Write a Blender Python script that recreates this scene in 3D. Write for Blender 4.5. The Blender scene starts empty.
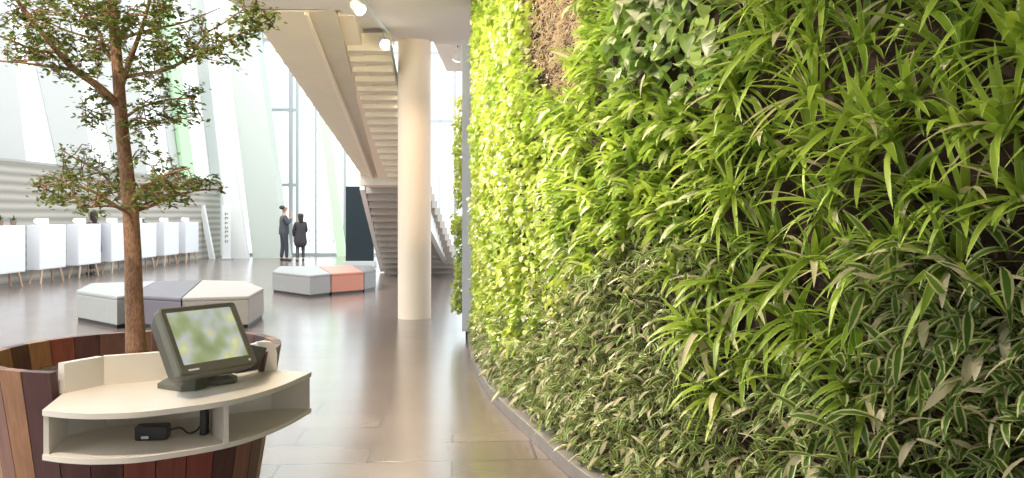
import bpy, bmesh, math, random
from mathutils import Vector, Matrix, noise
random.seed(7)
C = bpy.context.scene.collection
SC = bpy.context.scene
F, HOR, CAMH = 850.0, 216.0, 1.45

# ------------------------------------------------------------------ camera, world, exposure
cam = bpy.data.cameras.new('camera'); camo = bpy.data.objects.new('camera', cam); C.objects.link(camo)
camo.location = (0, 0, CAMH); camo.rotation_euler = (math.pi/2, 0, 0)
cam.sensor_fit = 'HORIZONTAL'; cam.sensor_width = 36; cam.lens = 36*F/1024
cam.shift_y = (HOR-239)/1024; cam.clip_start = .05; cam.clip_end = 300
SC.camera = camo
SC.view_settings.view_transform = 'Standard'; SC.view_settings.look = 'None'
SC.view_settings.gamma = 1; SC.view_settings.use_curve_mapping = False
SC.view_settings.exposure = 0.9
w = bpy.data.worlds.new('sky'); SC.world = w; w.use_nodes = True
bg = w.node_tree.nodes['Background']; bg.inputs[0].default_value = (0.90, 0.955, 1.0, 1); bg.inputs[1].default_value = 1.3

def lamp(name, kind, loc, energy, color, target=None, size=.1, spot=1.2, parent=None, blend=.8):
    d = bpy.data.lights.new(name, kind); d.energy = energy; d.color = color
    if kind == 'SPOT': d.spot_size = spot; d.spot_blend = blend; d.shadow_soft_size = size
    elif kind == 'AREA': d.size = size
    elif kind == 'SUN': d.angle = size
    else: d.shadow_soft_size = size
    o = bpy.data.objects.new(name, d); C.objects.link(o); o.location = loc
    if target is not None:
        o.rotation_euler = (Vector(target)-Vector(loc)).to_track_quat('-Z', 'Y').to_euler()
    return o
# daylight falling steeply through the glazed atrium on the left
lamp('daylight_sun', 'SUN', (-6, 0, 14), 1.6, (1, .97, .92), (0.4, 7, 0), size=.35)

# ------------------------------------------------------------------ helpers
def P(px, py, D):                      # a point seen at a pixel, D metres ahead
    return Vector(((px-512)/F*D, D, CAMH+(HOR-py)/F*D))

def mat(name, col, rough=.6, metal=0., spec=.5, noise_amt=0., noise_scale=8., emit=None, estr=0., bump=0., bscale=40., coat=0.):
    m = bpy.data.materials.new(name); m.use_nodes = True; nt = m.node_tree
    b = nt.nodes['Principled BSDF']
    b.inputs['Base Color'].default_value = (*col, 1); b.inputs['Roughness'].default_value = rough
    b.inputs['Metallic'].default_value = metal; b.inputs['Specular IOR Level'].default_value = spec
    b.inputs['Coat Weight'].default_value = coat
    tc = nt.nodes.new('ShaderNodeTexCoord')
    if noise_amt > 0:
        n = nt.nodes.new('ShaderNodeTexNoise'); n.inputs['Scale'].default_value = noise_scale; n.inputs['Detail'].default_value = 5
        nt.links.new(tc.outputs['Object'], n.inputs['Vector'])
        r = nt.nodes.new('ShaderNodeValToRGB')
        r.color_ramp.elements[0].position = .3; r.color_ramp.elements[1].position = .7
        r.color_ramp.elements[0].color = (*[c*(1-noise_amt) for c in col], 1)
        r.color_ramp.elements[1].color = (*[min(1, c*(1+noise_amt)) for c in col], 1)
        nt.links.new(n.outputs['Fac'], r.inputs['Fac']); nt.links.new(r.outputs['Color'], b.inputs['Base Color'])
    if bump > 0:
        n2 = nt.nodes.new('ShaderNodeTexNoise'); n2.inputs['Scale'].default_value = bscale
        nt.links.new(tc.outputs['Object'], n2.inputs['Vector'])
        bp = nt.nodes.new('ShaderNodeBump'); bp.inputs['Strength'].default_value = bump; bp.inputs['Distance'].default_value = .01
        nt.links.new(n2.outputs['Fac'], bp.inputs['Height']); nt.links.new(bp.outputs['Normal'], b.inputs['Normal'])
    if emit:
        b.inputs['Emission Color'].default_value = (*emit, 1); b.inputs['Emission Strength'].default_value = estr
    return m

def wood(name, a, b_, scale=(30, 30, 2.2), rough=.45):
    m = bpy.data.materials.new(name); m.use_nodes = True; nt = m.node_tree; b = nt.nodes['Principled BSDF']
    tc = nt.nodes.new('ShaderNodeTexCoord'); mp = nt.nodes.new('ShaderNodeMapping'); mp.inputs['Scale'].default_value = scale
    n = nt.nodes.new('ShaderNodeTexNoise'); n.inputs['Scale'].default_value = 1.6; n.inputs['Detail'].default_value = 6; n.inputs['Distortion'].default_value = .6
    r = nt.nodes.new('ShaderNodeValToRGB'); r.color_ramp.elements[0].position = .32; r.color_ramp.elements[1].position = .68
    r.color_ramp.elements[0].color = (*a, 1); r.color_ramp.elements[1].color = (*b_, 1)
    nt.links.new(tc.outputs['Object'], mp.inputs['Vector']); nt.links.new(mp.outputs[0], n.inputs['Vector'])
    nt.links.new(n.outputs['Fac'], r.inputs['Fac']); nt.links.new(r.outputs[0], b.inputs['Base Color'])
    b.inputs['Roughness'].default_value = rough
    return m

def leafmat(name, dark, light, margin=None, margin_at=.3, pale=None, pale_share=0., rough=.42, trans=.35):
    m = bpy.data.materials.new(name); m.use_nodes = True; nt = m.node_tree; N = nt.nodes; L = nt.links
    b = N['Principled BSDF']; out = N['Material Output']
    uv = N.new('ShaderNodeUVMap'); uv.uv_map = 'rnd'; sep = N.new('ShaderNodeSeparateXYZ'); L.new(uv.outputs[0], sep.inputs[0])
    oi = N.new('ShaderNodeObjectInfo')
    ad = N.new('ShaderNodeMath'); ad.operation = 'MULTIPLY_ADD'; L.new(oi.outputs['Random'], ad.inputs[0]); ad.inputs[1].default_value = .45
    ml = N.new('ShaderNodeMath'); ml.operation = 'MULTIPLY'; L.new(sep.outputs['X'], ml.inputs[0]); ml.inputs[1].default_value = .55; L.new(ml.outputs[0], ad.inputs[2])
    mx = N.new('ShaderNodeMix'); mx.data_type = 'RGBA'; L.new(ad.outputs[0], mx.inputs['Factor'])
    mx.inputs['A'].default_value = (*dark, 1); mx.inputs['B'].default_value = (*light, 1)
    col = mx.outputs['Result']
    if margin:
        u = N.new('ShaderNodeUVMap'); u.uv_map = 'UVMap'; s2 = N.new('ShaderNodeSeparateXYZ'); L.new(u.outputs[0], s2.inputs[0])
        a = N.new('ShaderNodeMath'); a.operation = 'SUBTRACT'; L.new(s2.outputs['X'], a.inputs[0]); a.inputs[1].default_value = .5
        c = N.new('ShaderNodeMath'); c.operation = 'ABSOLUTE'; L.new(a.outputs[0], c.inputs[0])
        g = N.new('ShaderNodeMath'); g.operation = 'GREATER_THAN'; L.new(c.outputs[0], g.inputs[0]); g.inputs[1].default_value = margin_at
        m2 = N.new('ShaderNodeMix'); m2.data_type = 'RGBA'; L.new(g.outputs[0], m2.inputs['Factor']); L.new(col, m2.inputs['A']); m2.inputs['B'].default_value = (*margin, 1)
        col = m2.outputs['Result']
    if pale:
        g = N.new('ShaderNodeMath'); g.operation = 'LESS_THAN'; L.new(sep.outputs['Y'], g.inputs[0]); g.inputs[1].default_value = pale_share
        m2 = N.new('ShaderNodeMix'); m2.data_type = 'RGBA'; L.new(g.outputs[0], m2.inputs['Factor']); L.new(col, m2.inputs['A']); m2.inputs['B'].default_value = (*pale, 1)
        col = m2.outputs['Result']
    L.new(col, b.inputs['Base Color']); b.inputs['Roughness'].default_value = rough
    t = N.new('ShaderNodeBsdfTranslucent'); L.new(col, t.inputs['Color'])
    ms = N.new('ShaderNodeMixShader'); ms.inputs[0].default_value = trans
    L.new(b.outputs[0], ms.inputs[1]); L.new(t.outputs[0], ms.inputs[2]); L.new(ms.outputs[0], out.inputs['Surface'])
    return m

class MB:
    def __init__(s): s.v = []; s.f = []; s.m = []; s.uv = []; s.rn = []
    def face(s, idx, m=0, uv=None, rn=(0, 0)):
        s.f.append(tuple(idx)); s.m.append(m); s.uv.append(uv or [(0, 0)]*len(idx)); s.rn.append(rn)
    def poly(s, pts, m=0):
        i = len(s.v); s.v += [tuple(p) for p in pts]; s.face(range(i, i+len(pts)), m)
    def hexa(s, a, b, m=0):            # two matching loops joined into a solid
        i = len(s.v); n = len(a); s.v += [tuple(p) for p in a]+[tuple(p) for p in b]
        s.face(range(i+n-1, i-1, -1), m); s.face(range(i+n, i+2*n), m)
        for k in range(n):
            j = (k+1) % n; s.face((i+k, i+j, i+n+j, i+n+k), m)
    def box(s, c, d, m=0, rz=0., mtx=None):
        x, y, z = d[0]/2, d[1]/2, d[2]/2
        M = mtx or (Matrix.Translation(c) @ Matrix.Rotation(rz, 4, 'Z'))
        lo = [M @ Vector(p) for p in ((-x, -y, -z), (x, -y, -z), (x, y, -z), (-x, y, -z))]
        hi = [M @ Vector(p) for p in ((-x, -y, z), (x, -y, z), (x, y, z), (-x, y, z))]
        s.hexa(lo, hi, m)
    def prism(s, poly, z0, z1, m=0):
        s.hexa([(p[0], p[1], z0) for p in poly], [(p[0], p[1], z1) for p in poly], m)
    def tube(s, pts, rad, n=8, m=0, cap=True):
        pts = [Vector(p) for p in pts]; K = len(pts); base = len(s.v)
        t0 = (pts[1]-pts[0]).normalized(); ref = Vector((0, 0, 1)) if abs(t0.z) < .9 else Vector((1, 0, 0))
        for k in range(K):
            t = (pts[min(k+1, K-1)]-pts[max(k-1, 0)])
            t = t.normalized() if t.length > 1e-9 else t0
            a = t.cross(ref).normalized(); b = t.cross(a).normalized()
            r = rad[k] if isinstance(rad, (list, tuple)) else rad
            for q in range(n):
                th = 2*math.pi*q/n; s.v.append(tuple(pts[k]+a*math.cos(th)*r+b*math.sin(th)*r))
        for k in range(K-1):
            for q in range(n):
                q2 = (q+1) % n; s.face((base+k*n+q, base+k*n+q2, base+(k+1)*n+q2, base+(k+1)*n+q), m)
        if cap:
            s.face(range(base+n-1, base-1, -1), m); s.face(range(base+(K-1)*n, base+K*n), m)
    def lathe(s, prof, c=(0, 0), n=32, m=0):
        base = len(s.v); K = len(prof)
        for r, z in prof:
            for q in range(n):
                th = 2*math.pi*q/n; s.v.append((c[0]+r*math.cos(th), c[1]+r*math.sin(th), z))
        for k in range(K-1):
            for q in range(n):
                q2 = (q+1) % n; s.face((base+k*n+q, base+k*n+q2, base+(k+1)*n+q2, base+(k+1)*n+q), m)
        s.face(range(base+n-1, base-1, -1), m); s.face(range(base+(K-1)*n, base+K*n), m)
    def mesh(s, name, mats, smooth=False, offset=None):
        me = bpy.data.meshes.new(name)
        vs = s.v if offset is None else [(p[0]-offset[0], p[1]-offset[1], p[2]-offset[2]) for p in s.v]
        me.from_pydata([tuple(v) for v in vs], [], s.f)
        for m in mats: me.materials.append(m)
        me.polygons.foreach_set('material_index', s.m)
        u = me.uv_layers.new(name='UVMap'); r = me.uv_layers.new(name='rnd')
        a = []; b = []
        for uvs, rn in zip(s.uv, s.rn):
            for q in uvs: a += [q[0], q[1]]; b += [rn[0], rn[1]]
        u.data.foreach_set('uv', a); r.data.foreach_set('uv', b)
        if smooth:
            me.polygons.foreach_set('use_smooth', [True]*len(me.polygons)); me.update()
            if smooth != 'all': me.set_sharp_from_angle(angle=.8)
        me.update(); return me
    def build(s, name, mats, parent=None, smooth=False, bevel=0., origin=None):
        """one mesh object; a top-level one gets its origin at its base"""
        if not isinstance(mats, (list, tuple)): mats = [mats]
        off = None
        if parent is not None: off = parent.location
        elif origin is not None: off = origin
        me = s.mesh(name, mats, smooth, off)
        o = bpy.data.objects.new(name, me); C.objects.link(o)
        if parent is not None: o.parent = parent
        elif off is not None: o.location = off
        if bevel:
            bm = bmesh.new(); bm.from_mesh(me)
            bmesh.ops.recalc_face_normals(bm, faces=bm.faces)
            es = [e for e in bm.edges if len(e.link_faces) == 2 and e.calc_face_angle(0) > .5]
            bmesh.ops.bevel(bm, geom=es, offset=bevel, segments=2, profile=.6, affect='EDGES')
            bm.to_mesh(me); bm.free()
        elif not smooth or len(s.f) < 4000:
            bm = bmesh.new(); bm.from_mesh(me); bmesh.ops.recalc_face_normals(bm, faces=bm.faces); bm.to_mesh(me); bm.free()
        return o

def tag(o, label, cat, group=None, kind=None):
    o['label'] = label; o['category'] = cat
    if group: o['group'] = group
    if kind: o['kind'] = kind
    return o
def empty(name, loc, label, cat, group=None):
    o = bpy.data.objects.new(name, None); C.objects.link(o); o.location = loc; o.empty_display_size = .1
    return tag(o, label, cat, group)
def struct(o): o['kind'] = 'structure'; return o
def copy_tree(o, parent=None):
    c = o.copy(); C.objects.link(c)
    if parent: c.parent = parent
    for ch in o.children: copy_tree(ch, c)
    return c
def interp(tab, t):
    for (a, b), (c, d) in zip(tab, tab[1:]):
        if t <= c or (c, d) == tab[-1]: return b+(d-b)*(t-a)/(c-a)

# ------------------------------------------------------------------ materials
M = {}
M['white'] = mat('white_paint', (.80, .81, .79), .55)
M['palegreen'] = mat('pale_green_grey_paint', (.55, .59, .53), .6)
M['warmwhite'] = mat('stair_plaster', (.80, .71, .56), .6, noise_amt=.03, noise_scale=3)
M['stairshade'] = mat('stair_plaster_shaded', (.66, .59, .49), .65, noise_amt=.04, noise_scale=3)  # stair plaster darkened, the shade of the right facet put into its colour
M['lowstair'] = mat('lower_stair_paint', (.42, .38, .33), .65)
M['soffit'] = mat('soffit_plaster', (.82, .76, .72), .7)
M['column'] = mat('cream_column_paint', (.88, .75, .60), .5)
M['mull'] = mat('grey_window_metal', (.42, .45, .46), .4, metal=.3)
M['green'] = mat('light_green_panel', (.55, .80, .50), .5)
M['dark'] = mat('dark_plastic', (.045, .045, .045), .4)
M['metal'] = mat('kerb_metal', (.24, .22, .205), .45, metal=.25, noise_amt=.12, noise_scale=6)
M['lilac'] = mat('brushed_end_panel', (.70, .70, .86), .3, metal=.1)
M['lam'] = mat('cream_laminate', (.90, .84, .73), .32)
M['paper'] = mat('white_card', (.85, .85, .83), .6)

def glassmat():
    m = bpy.data.materials.new('window_glass'); m.use_nodes = True; nt = m.node_tree; nt.nodes.clear()
    o = nt.nodes.new('ShaderNodeOutputMaterial'); t = nt.nodes.new('ShaderNodeBsdfTransparent'); t.inputs[0].default_value = (.96, .985, .975, 1)
    g = nt.nodes.new('ShaderNodeBsdfGlossy'); g.inputs['Roughness'].default_value = .03
    x = nt.nodes.new('ShaderNodeMixShader'); x.inputs[0].default_value = .06
    nt.links.new(t.outputs[0], x.inputs[1]); nt.links.new(g.outputs[0], x.inputs[2]); nt.links.new(x.outputs[0], o.inputs[0])
    return m
M['glass'] = glassmat()

def floormat():
    m = bpy.data.materials.new('slate_floor_tiles'); m.use_nodes = True; nt = m.node_tree; N = nt.nodes; L = nt.links
    b = N['Principled BSDF']; tc = N.new('ShaderNodeTexCoord'); mp = N.new('ShaderNodeMapping')
    mp.inputs['Rotation'].default_value = (0, 0, math.radians(-4)); L.new(tc.outputs['Object'], mp.inputs['Vector'])
    br = N.new('ShaderNodeTexBrick'); br.inputs['Scale'].default_value = 1.0; br.inputs['Brick Width'].default_value = 1.0; br.inputs['Row Height'].default_value = .42
    br.inputs['Mortar Size'].default_value = .009; br.inputs['Mortar Smooth'].default_value = .3
    br.inputs['Color1'].default_value = (.205, .16, .14, 1); br.inputs['Color2'].default_value = (.245, .19, .165, 1); br.inputs['Mortar'].default_value = (.09, .07, .06, 1)
    L.new(mp.outputs[0], br.inputs['Vector'])
    n = N.new('ShaderNodeTexNoise'); n.inputs['Scale'].default_value = 1.7; n.inputs['Detail'].default_value = 6; L.new(tc.outputs['Object'], n.inputs['Vector'])
    mx = N.new('ShaderNodeMix'); mx.data_type = 'RGBA'; mx.blend_type = 'MULTIPLY'; mx.inputs['Factor'].default_value = .35
    L.new(br.outputs['Color'], mx.inputs['A']); L.new(n.outputs['Fac'], mx.inputs['B']); L.new(mx.outputs['Result'], b.inputs['Base Color'])
    r = N.new('ShaderNodeMapRange'); r.inputs['To Min'].default_value = .17; r.inputs['To Max'].default_value = .25; L.new(n.outputs['Fac'], r.inputs['Value']); L.new(r.outputs[0], b.inputs['Roughness'])
    bp = N.new('ShaderNodeBump'); bp.inputs['Strength'].default_value = .15; bp.inputs['Distance'].default_value = .002; bp.invert = True
    L.new(br.outputs['Fac'], bp.inputs['Height']); L.new(bp.outputs[0], b.inputs['Normal'])
    b.inputs['Specular IOR Level'].default_value = .9; b.inputs['Coat Weight'].default_value = .25; b.inputs['Coat Roughness'].default_value = .18
    return m
M['floor'] = floormat()

# ------------------------------------------------------------------ setting: floor, paving outside, ceiling
m = MB(); m.prism([(-13.5, -4), (9, -4), (9, 31.0), (-13.5, 31.0)], -.2, 0); struct(m.build('floor', M['floor']))
m = MB(); m.prism([(-60, -4), (-13.5, -4), (-13.5, 31.0), (9, 31.0), (9, -4), (60, -4), (60, 110), (-60, 110)], -.35, -.1)
tag(m.build('paving', mat('pale_outdoor_paving', (.72, .73, .74), .8, noise_amt=.05)), 'pale paving outside beyond the tall far windows', 'paving', kind='structure')
m = MB()
m.prism([(-3.25, -4), (9, -4), (9, 14.6), (-1.12, 14.6), (-1.12, 12.1), (-2.06, 12.1), (-2.06, 10.25), (-3.25, 10.15)], 3.93, 4.5)
struct(m.build('ceiling', M['soffit'], origin=(0, 0, 3.93)))

m = MB(); m.box((-2.25, -4.1, 2.25), (22.5, .2, 4.5)); struct(m.build('wall_back', M['white'], origin=(-2.25, -4.1, 0)))
# far glazed facade
FD = 31.0
def fx(px): return (px-512)/F*FD
def fz(py): return CAMH+(HOR-py)/F*FD
wb = empty('window_1', (fx(380), FD, 0), '', ''); del wb['label']; del wb['category']; struct(wb)
m = MB()
for px, wd in ((262, .16), (291, .13), (297.5, .10), (316, .05), (345, .10), (372, .06), (401, .1), (440, .05), (455, .10), (480, .1), (520, .1), (570, .1), (620, .1)):
    m.box((fx(px), FD, 5), (wd, .18, 10))
for py in (110, 185, 40, -20):
    m.box(((fx(262)+fx(297))/2, FD, fz(py)), (fx(297)-fx(262), .16, .12))
for z in (4.9, 7.4, 9.9, .06):
    m.box(((fx(345)+fx(620))/2, FD, z), (fx(620)-fx(345), .14, .1))
m.box(((fx(225)+fx(345))/2, FD, .05), (fx(345)-fx(225), .14, .1))
m.build('window_frame', M['mull'], wb)
m = MB(); m.box(((fx(225)+fx(620))/2, FD+.03, 5), (fx(620)-fx(225), .012, 10)); m.build('window_pane', M['glass'], wb)
# railing outside the far windows
m = MB()
for z in (.55, .95): m.box((fx(330), 34, z-.1), (7, .04, .035))
for i in range(8): m.box((fx(330)-3.4+i*.97, 34, .42), (.04, .04, 1.04))
tag(m.build('terrace_railing', mat('pale_rail', (.62, .64, .64), .5), origin=(fx(330), 34, -.1)), 'thin pale railing standing outside behind the far windows', 'railing')

# leaning left wall made of solid slanted strips with glazing between
def wl(px, py):
    k = (px-512)/F; D = 16.7/(.2-k); return Vector((k*D, D, CAMH+(HOR-py)/F*D))
def wline(p0, p200, z):
    a = wl(p0, 0); b = wl(p200, 200); t = (z-a.z)/(b.z-a.z); return a+(b-a)*t
WT = 10.0
nrm = Vector((-1, .2, 0)).normalized()
def strip(mb, L1, L2, th, off=0., m=0):
    a = [wline(*L1, 0), wline(*L2, 0), wline(*L2, WT), wline(*L1, WT)]
    mb.hexa([p+nrm*off for p in a], [p+nrm*(off+th) for p in a], m)
solid = [((-520, -520), (8, 31)), ((22, 66), (70, 97)), ((84, 120), (130, 150)), ((148, 176), (160, 184)), ((190, 214), (204, 232))]
m = MB()
for a, b in solid[:]: strip(m, a, b, .10)
wallL = struct(m.build('wall_left', mat('left_wall_paint', (.60, .61, .58), .6)))
n = 2
for (a, b), (c, d) in zip(solid, solid[1:]):
    e = empty('window_%d' % n, wline(*b, 0), '', ''); del e['label']; del e['category']; struct(e); n += 1
    g = MB(); strip(g, b, c, .02, .05); g.build('window_pane', M['glass'], e)
    g = MB()
    for (q, dq) in ((b, .9), (c, -.9)):
        strip(g, (q[0], q[1]), (q[0]+dq, q[1]+dq), .06, .03)
    g.build('window_frame', M['white'], e)
# green slanted stripe element and leaning pylons
g = MB(); strip(g, (157, 183), (168, 194), .12, -.16); tag(g.build('green_beam', M['green'], origin=wline(160, 184, 0)), 'slanted light green beam leaning on the white wall behind the tree', 'beam', kind='structure')
def lean(name, pts_bot, pts_top, D, depth, material, label, cat='pillar'):
    g = MB()
    a = [P(pts_bot[0], pts_bot[2], D), P(pts_bot[1], pts_bot[2], D), P(pts_top[1], pts_top[2], D), P(pts_top[0], pts_top[2], D)]
    # run the foot down to the floor
    s1 = (a[3]-a[0])/(a[3].z-a[0].z); s2 = (a[2]-a[1])/(a[2].z-a[1].z)
    a[0] = a[0]-s1*a[0].z; a[1] = a[1]-s2*a[1].z
    g.hexa(a, [p+Vector((0, depth, 0)) for p in a])
    o = g.build(name, material, origin=a[0]); return tag(o, label, cat, kind='structure')
lean('leaning_pillar', (252, 285, 252), (218, 247, -30), 29.2, .8, M['palegreen'], 'broad pale grey-green pillar leaning beside the far windows')
lean('leaning_fin', (229, 247, 252), (208, 219, 60), 28.9, .25, M['white'], 'narrow white fin leaning just left of the broad leaning pillar')
lean('leaning_green_post', (336, 345, 250), (312, 320, 60), 30.6, .2, M['green'], 'slanted light green post in front of the far windows')
# low grey boarded wall behind the cabinets
A0, A1 = Vector((-11.12, 9.5, 0)), Vector((-10.39, 30.3, 0))
lowm = bpy.data.materials.new('grey_board_cladding'); lowm.use_nodes = True
nt = lowm.node_tree; b = nt.nodes['Principled BSDF']; tc = nt.nodes.new('ShaderNodeTexCoord')
wv = nt.nodes.new('ShaderNodeTexWave'); wv.bands_direction = 'Z'; wv.inputs['Scale'].default_value = 1.6; wv.inputs['Distortion'].default_value = .6; wv.inputs['Detail'].default_value = 3
nt.links.new(tc.outputs['Object'], wv.inputs['Vector'])
rp = nt.nodes.new('ShaderNodeValToRGB'); rp.color_ramp.elements[0].color = (.30, .28, .24, 1); rp.color_ramp.elements[1].color = (.50, .47, .41, 1)
nt.links.new(wv.outputs['Fac'], rp.inputs['Fac']); nt.links.new(rp.outputs[0], b.inputs['Base Color']); b.inputs['Roughness'].default_value = .7
g = MB(); g.hexa([A0, A1, A1+Vector((-.25, 0, 0)), A0+Vector((-.25, 0, 0))], [p+Vector((0, 0, 2.62)) for p in (A0, A1, A1+Vector((-.25, 0, 0)), A0+Vector((-.25, 0, 0)))])
tag(g.build('partition_wall', lowm, origin=A0), 'low grey boarded partition running behind the white cabinets', 'wall', kind='structure')
g = MB(); g.hexa([A0+Vector((.02, 0, 2.62)), A1+Vector((.02, 0.02, 2.62)), A1+Vector((-.28, 0.02, 2.62)), A0+Vector((-.28, 0, 2.62))],
                 [A0+Vector((.02, 0, 2.68)), A1+Vector((.02, 0.02, 2.68)), A1+Vector((-.28, 0.02, 2.68)), A0+Vector((-.28, 0, 2.68))])
struct(g.build('trim_1', mat('capping_grey', (.42, .41, .38), .6), origin=A0+Vector((0, 0, 2.62))))
# white prop leaning on the partition end and a lettered banner
g = MB(); q = [P(209, 260.5, 28.6), P(214, 260.5, 28.6), P(203.5, 205, 28.6), P(199.5, 205, 28.6)]
q[0].z = q[1].z = 0.0
g.hexa(q, [p+Vector((0, .15, 0)) for p in q]); tag(g.build('white_board', M['white'], origin=q[0]), 'narrow white board leaning at the end of the grey partition', 'board')
e = empty('banner', P(226.5, 258, 28.2), 'tall narrow white banner with a column of dark lettering beside partition end', 'banner'); e.location.z = 0
g = MB(); g.box((e.location.x, 28.2, .91), (.27, .03, 1.82)); g.build('banner_panel', M['paper'], e)
g = MB(); g.box((e.location.x, 28.2, .02), (.36, .26, .04)); g.build('banner_foot', M['mull'], e)
random.seed(3); lm = mat('grey_letters', (.22, .22, .24), .6)
for i in range(7):
    z = .62+i*.15; g = MB()
    g.box((e.location.x-.03, 28.18, z), (.025, .012, .09)); g.box((e.location.x+.012, 28.18, z+random.choice((-.035, 0, .035))), (.07, .012, .022)); g.box((e.location.x+.04, 28.18, z+.01), (.05, .012, .02)); g.build('letter', lm, e)

# ------------------------------------------------------------------ column
cx, cy = (414.5-512)/F*12.1, 12.1
g = MB(); g.lathe([(.235, 0), (.235, 3.93)], (cx, cy), 48)
tag(g.build('round_column', M['column'], smooth=True, origin=(cx, cy, 0)), 'round cream column standing between the staircase and the plant wall', 'column', kind='structure')

# ------------------------------------------------------------------ staircases
stL = empty('staircase', (-2.9, 10.25, 0), 'left flight of the pale staircase seen from below with a sawtooth outer edge', 'staircase')
UP = Vector((0, 0, 1))
A, Bp = P(247, 9, 10.2), P(365, 180, 16.3)
Cc, Dd = P(335, 9, 10.2), P(378, 177, 16.3)
E1, E2 = P(306, 12, 10.2), P(373.5, 182, 16.3)
g = MB(); i = 0
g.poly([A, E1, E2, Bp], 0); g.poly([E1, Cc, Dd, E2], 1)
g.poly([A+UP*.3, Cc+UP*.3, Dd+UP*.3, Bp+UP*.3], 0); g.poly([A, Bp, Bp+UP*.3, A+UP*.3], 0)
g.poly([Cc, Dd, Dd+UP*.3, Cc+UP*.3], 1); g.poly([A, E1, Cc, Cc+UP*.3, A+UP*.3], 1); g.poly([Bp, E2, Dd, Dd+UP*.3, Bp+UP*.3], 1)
g.build('soffit', [M['warmwhite'], M['stairshade']], stL)  # facet turned from the windows takes the darker shade tone
g = MB(); g.tube([E1-UP*.015, E2-UP*.015], .03, 6); g.build('soffit_rib', M['column'], stL)
NS = 18
for k in range(NS):
    t0, t1 = k/NS, (k+1)/NS
    p0, p1 = A.lerp(Bp, t0), A.lerp(Bp, t1); q0, q1 = Cc.lerp(Dd, t0), Cc.lerp(Dd, t1)
    g = MB(); z0 = p1.z+.09; zt = min(p0.z+.32, 3.925)
    g.hexa([(p1.x-.035, p0.y, z0), (q0.x, p0.y, z0+.1), (q1.x, p1.y, z0+.1), (p1.x-.035, p1.y, z0)],
           [(p1.x-.035, p0.y, zt), (q0.x, p0.y, zt), (q1.x, p1.y, zt), (p1.x-.035, p1.y, zt)])
    g.build('step', M['warmwhite'], stL)
stR = empty('staircase', (-2.0, 11, 0), 'right flight of the pale staircase descending behind the round cream column', 'staircase')
def soff_z(D): return 3.945-.3207*(D-10.5)
g = MB()
g.hexa([P(334, 16, 10.5), P(354, 16, 10.5), P(354, 16, 10.5)+UP*.3, P(334, 16, 10.5)+UP*.3],
       [P(378, 178, 16.0), P(396.5, 178, 16.0), P(396.5, 178, 16.0)+UP*.3, P(378, 178, 16.0)+UP*.3])
g.build('stringer', M['column'], stR)
NS = 18
for k in range(NS):
    D0, D1 = 11.2+5.1*k/NS, 11.2+5.1*(k+1)/NS
    z0, z1 = soff_z(D0), soff_z(D1)
    xl0 = (355+42*k/NS-512)/F*D0; xr0 = (390+31*k/NS-512)/F*D0; xl1 = (355+42*(k+1)/NS-512)/F*D1; xr1 = (390+31*(k+1)/NS-512)/F*D1
    g = MB(); g.hexa([(xl0-.1, D0, z1), (xr0, D0, z1), (xr1, D1, z1), (xl1-.1, D1, z1)], [(xl0-.1, D0, z0+.14), (xr0, D0, z0+.14), (xr1, D1, z0+.14), (xl1-.1, D1, z0+.14)])
    g.build('step', M['warmwhite'], stR)
# landing
g = MB(); g.prism([(-2.86, 16.0), (-1.66, 16.0), (-1.72, 17.4), (-2.9, 17.4)], 2.03, 2.25); g.build('landing', M['stairshade'], stR)
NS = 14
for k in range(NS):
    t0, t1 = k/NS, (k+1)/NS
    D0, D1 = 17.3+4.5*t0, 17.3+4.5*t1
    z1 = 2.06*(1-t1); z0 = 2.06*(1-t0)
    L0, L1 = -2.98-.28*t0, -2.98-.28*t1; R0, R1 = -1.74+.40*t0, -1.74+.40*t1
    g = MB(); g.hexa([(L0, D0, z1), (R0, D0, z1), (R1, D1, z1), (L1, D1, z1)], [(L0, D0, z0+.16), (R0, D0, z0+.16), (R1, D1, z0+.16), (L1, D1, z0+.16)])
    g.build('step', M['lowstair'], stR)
g = MB(); g.hexa([(-3.10, 17.3, 1.98), (-3.0, 17.3, 1.98), (-3.28, 21.8, .02), (-3.38, 21.8, .02)][::-1], [(-3.10, 17.3, 2.3), (-3.0, 17.3, 2.3), (-3.28, 21.8, .36), (-3.38, 21.8, .36)][::-1])
g.build('stringer', M['white'], stR)
g = MB(); p, q = P(420, 198, 17.2), P(446, 263, 21.6)
g.hexa([p-UP*.42, p, p+Vector((.1, .05, 0)), p-UP*.42+Vector((.1, .05, 0))], [q-UP*.15, q+UP*.12, q+UP*.12+Vector((.1, .05, 0)), q-UP*.15+Vector((.1, .05, 0))])
g.build('stringer', M['white'], stR)
g = MB(); g.tube([P(390, 44, 11.25), P(401, 97, 12.8), P(421, 178, 16.1)], .022, 6); g.build('handrail', M['mull'], stR)
g = MB(); a, b2 = P(390.5, 44, 11.25), P(421, 178, 16.1)
g.hexa([a-UP*.25, b2-UP*.35, b2, a], [v+Vector((.012, 0, 0)) for v in (a-UP*.25, b2-UP*.35, b2, a)]); g.build('balustrade_glass', M['glass'], stR)

# ------------------------------------------------------------------ dark information panel, benches
e = empty('information_panel', (P(360, 266, 24.4).x, 24.4, 0), 'tall black glossy information panel on grey base behind the salmon bench', 'panel')
x0 = e.location.x
g = MB(); g.box((x0, 24.4, 1.23), (.80, .14, 2.14)); g.build('panel', mat('black_gloss', (.012, .022, .026), .25, spec=.35), e, bevel=.01)
g = MB(); g.box((x0, 24.4, .08), (.9, .4, .16)); g.build('base', mat('base_grey', (.45, .46, .46), .5), e, bevel=.01)

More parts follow.
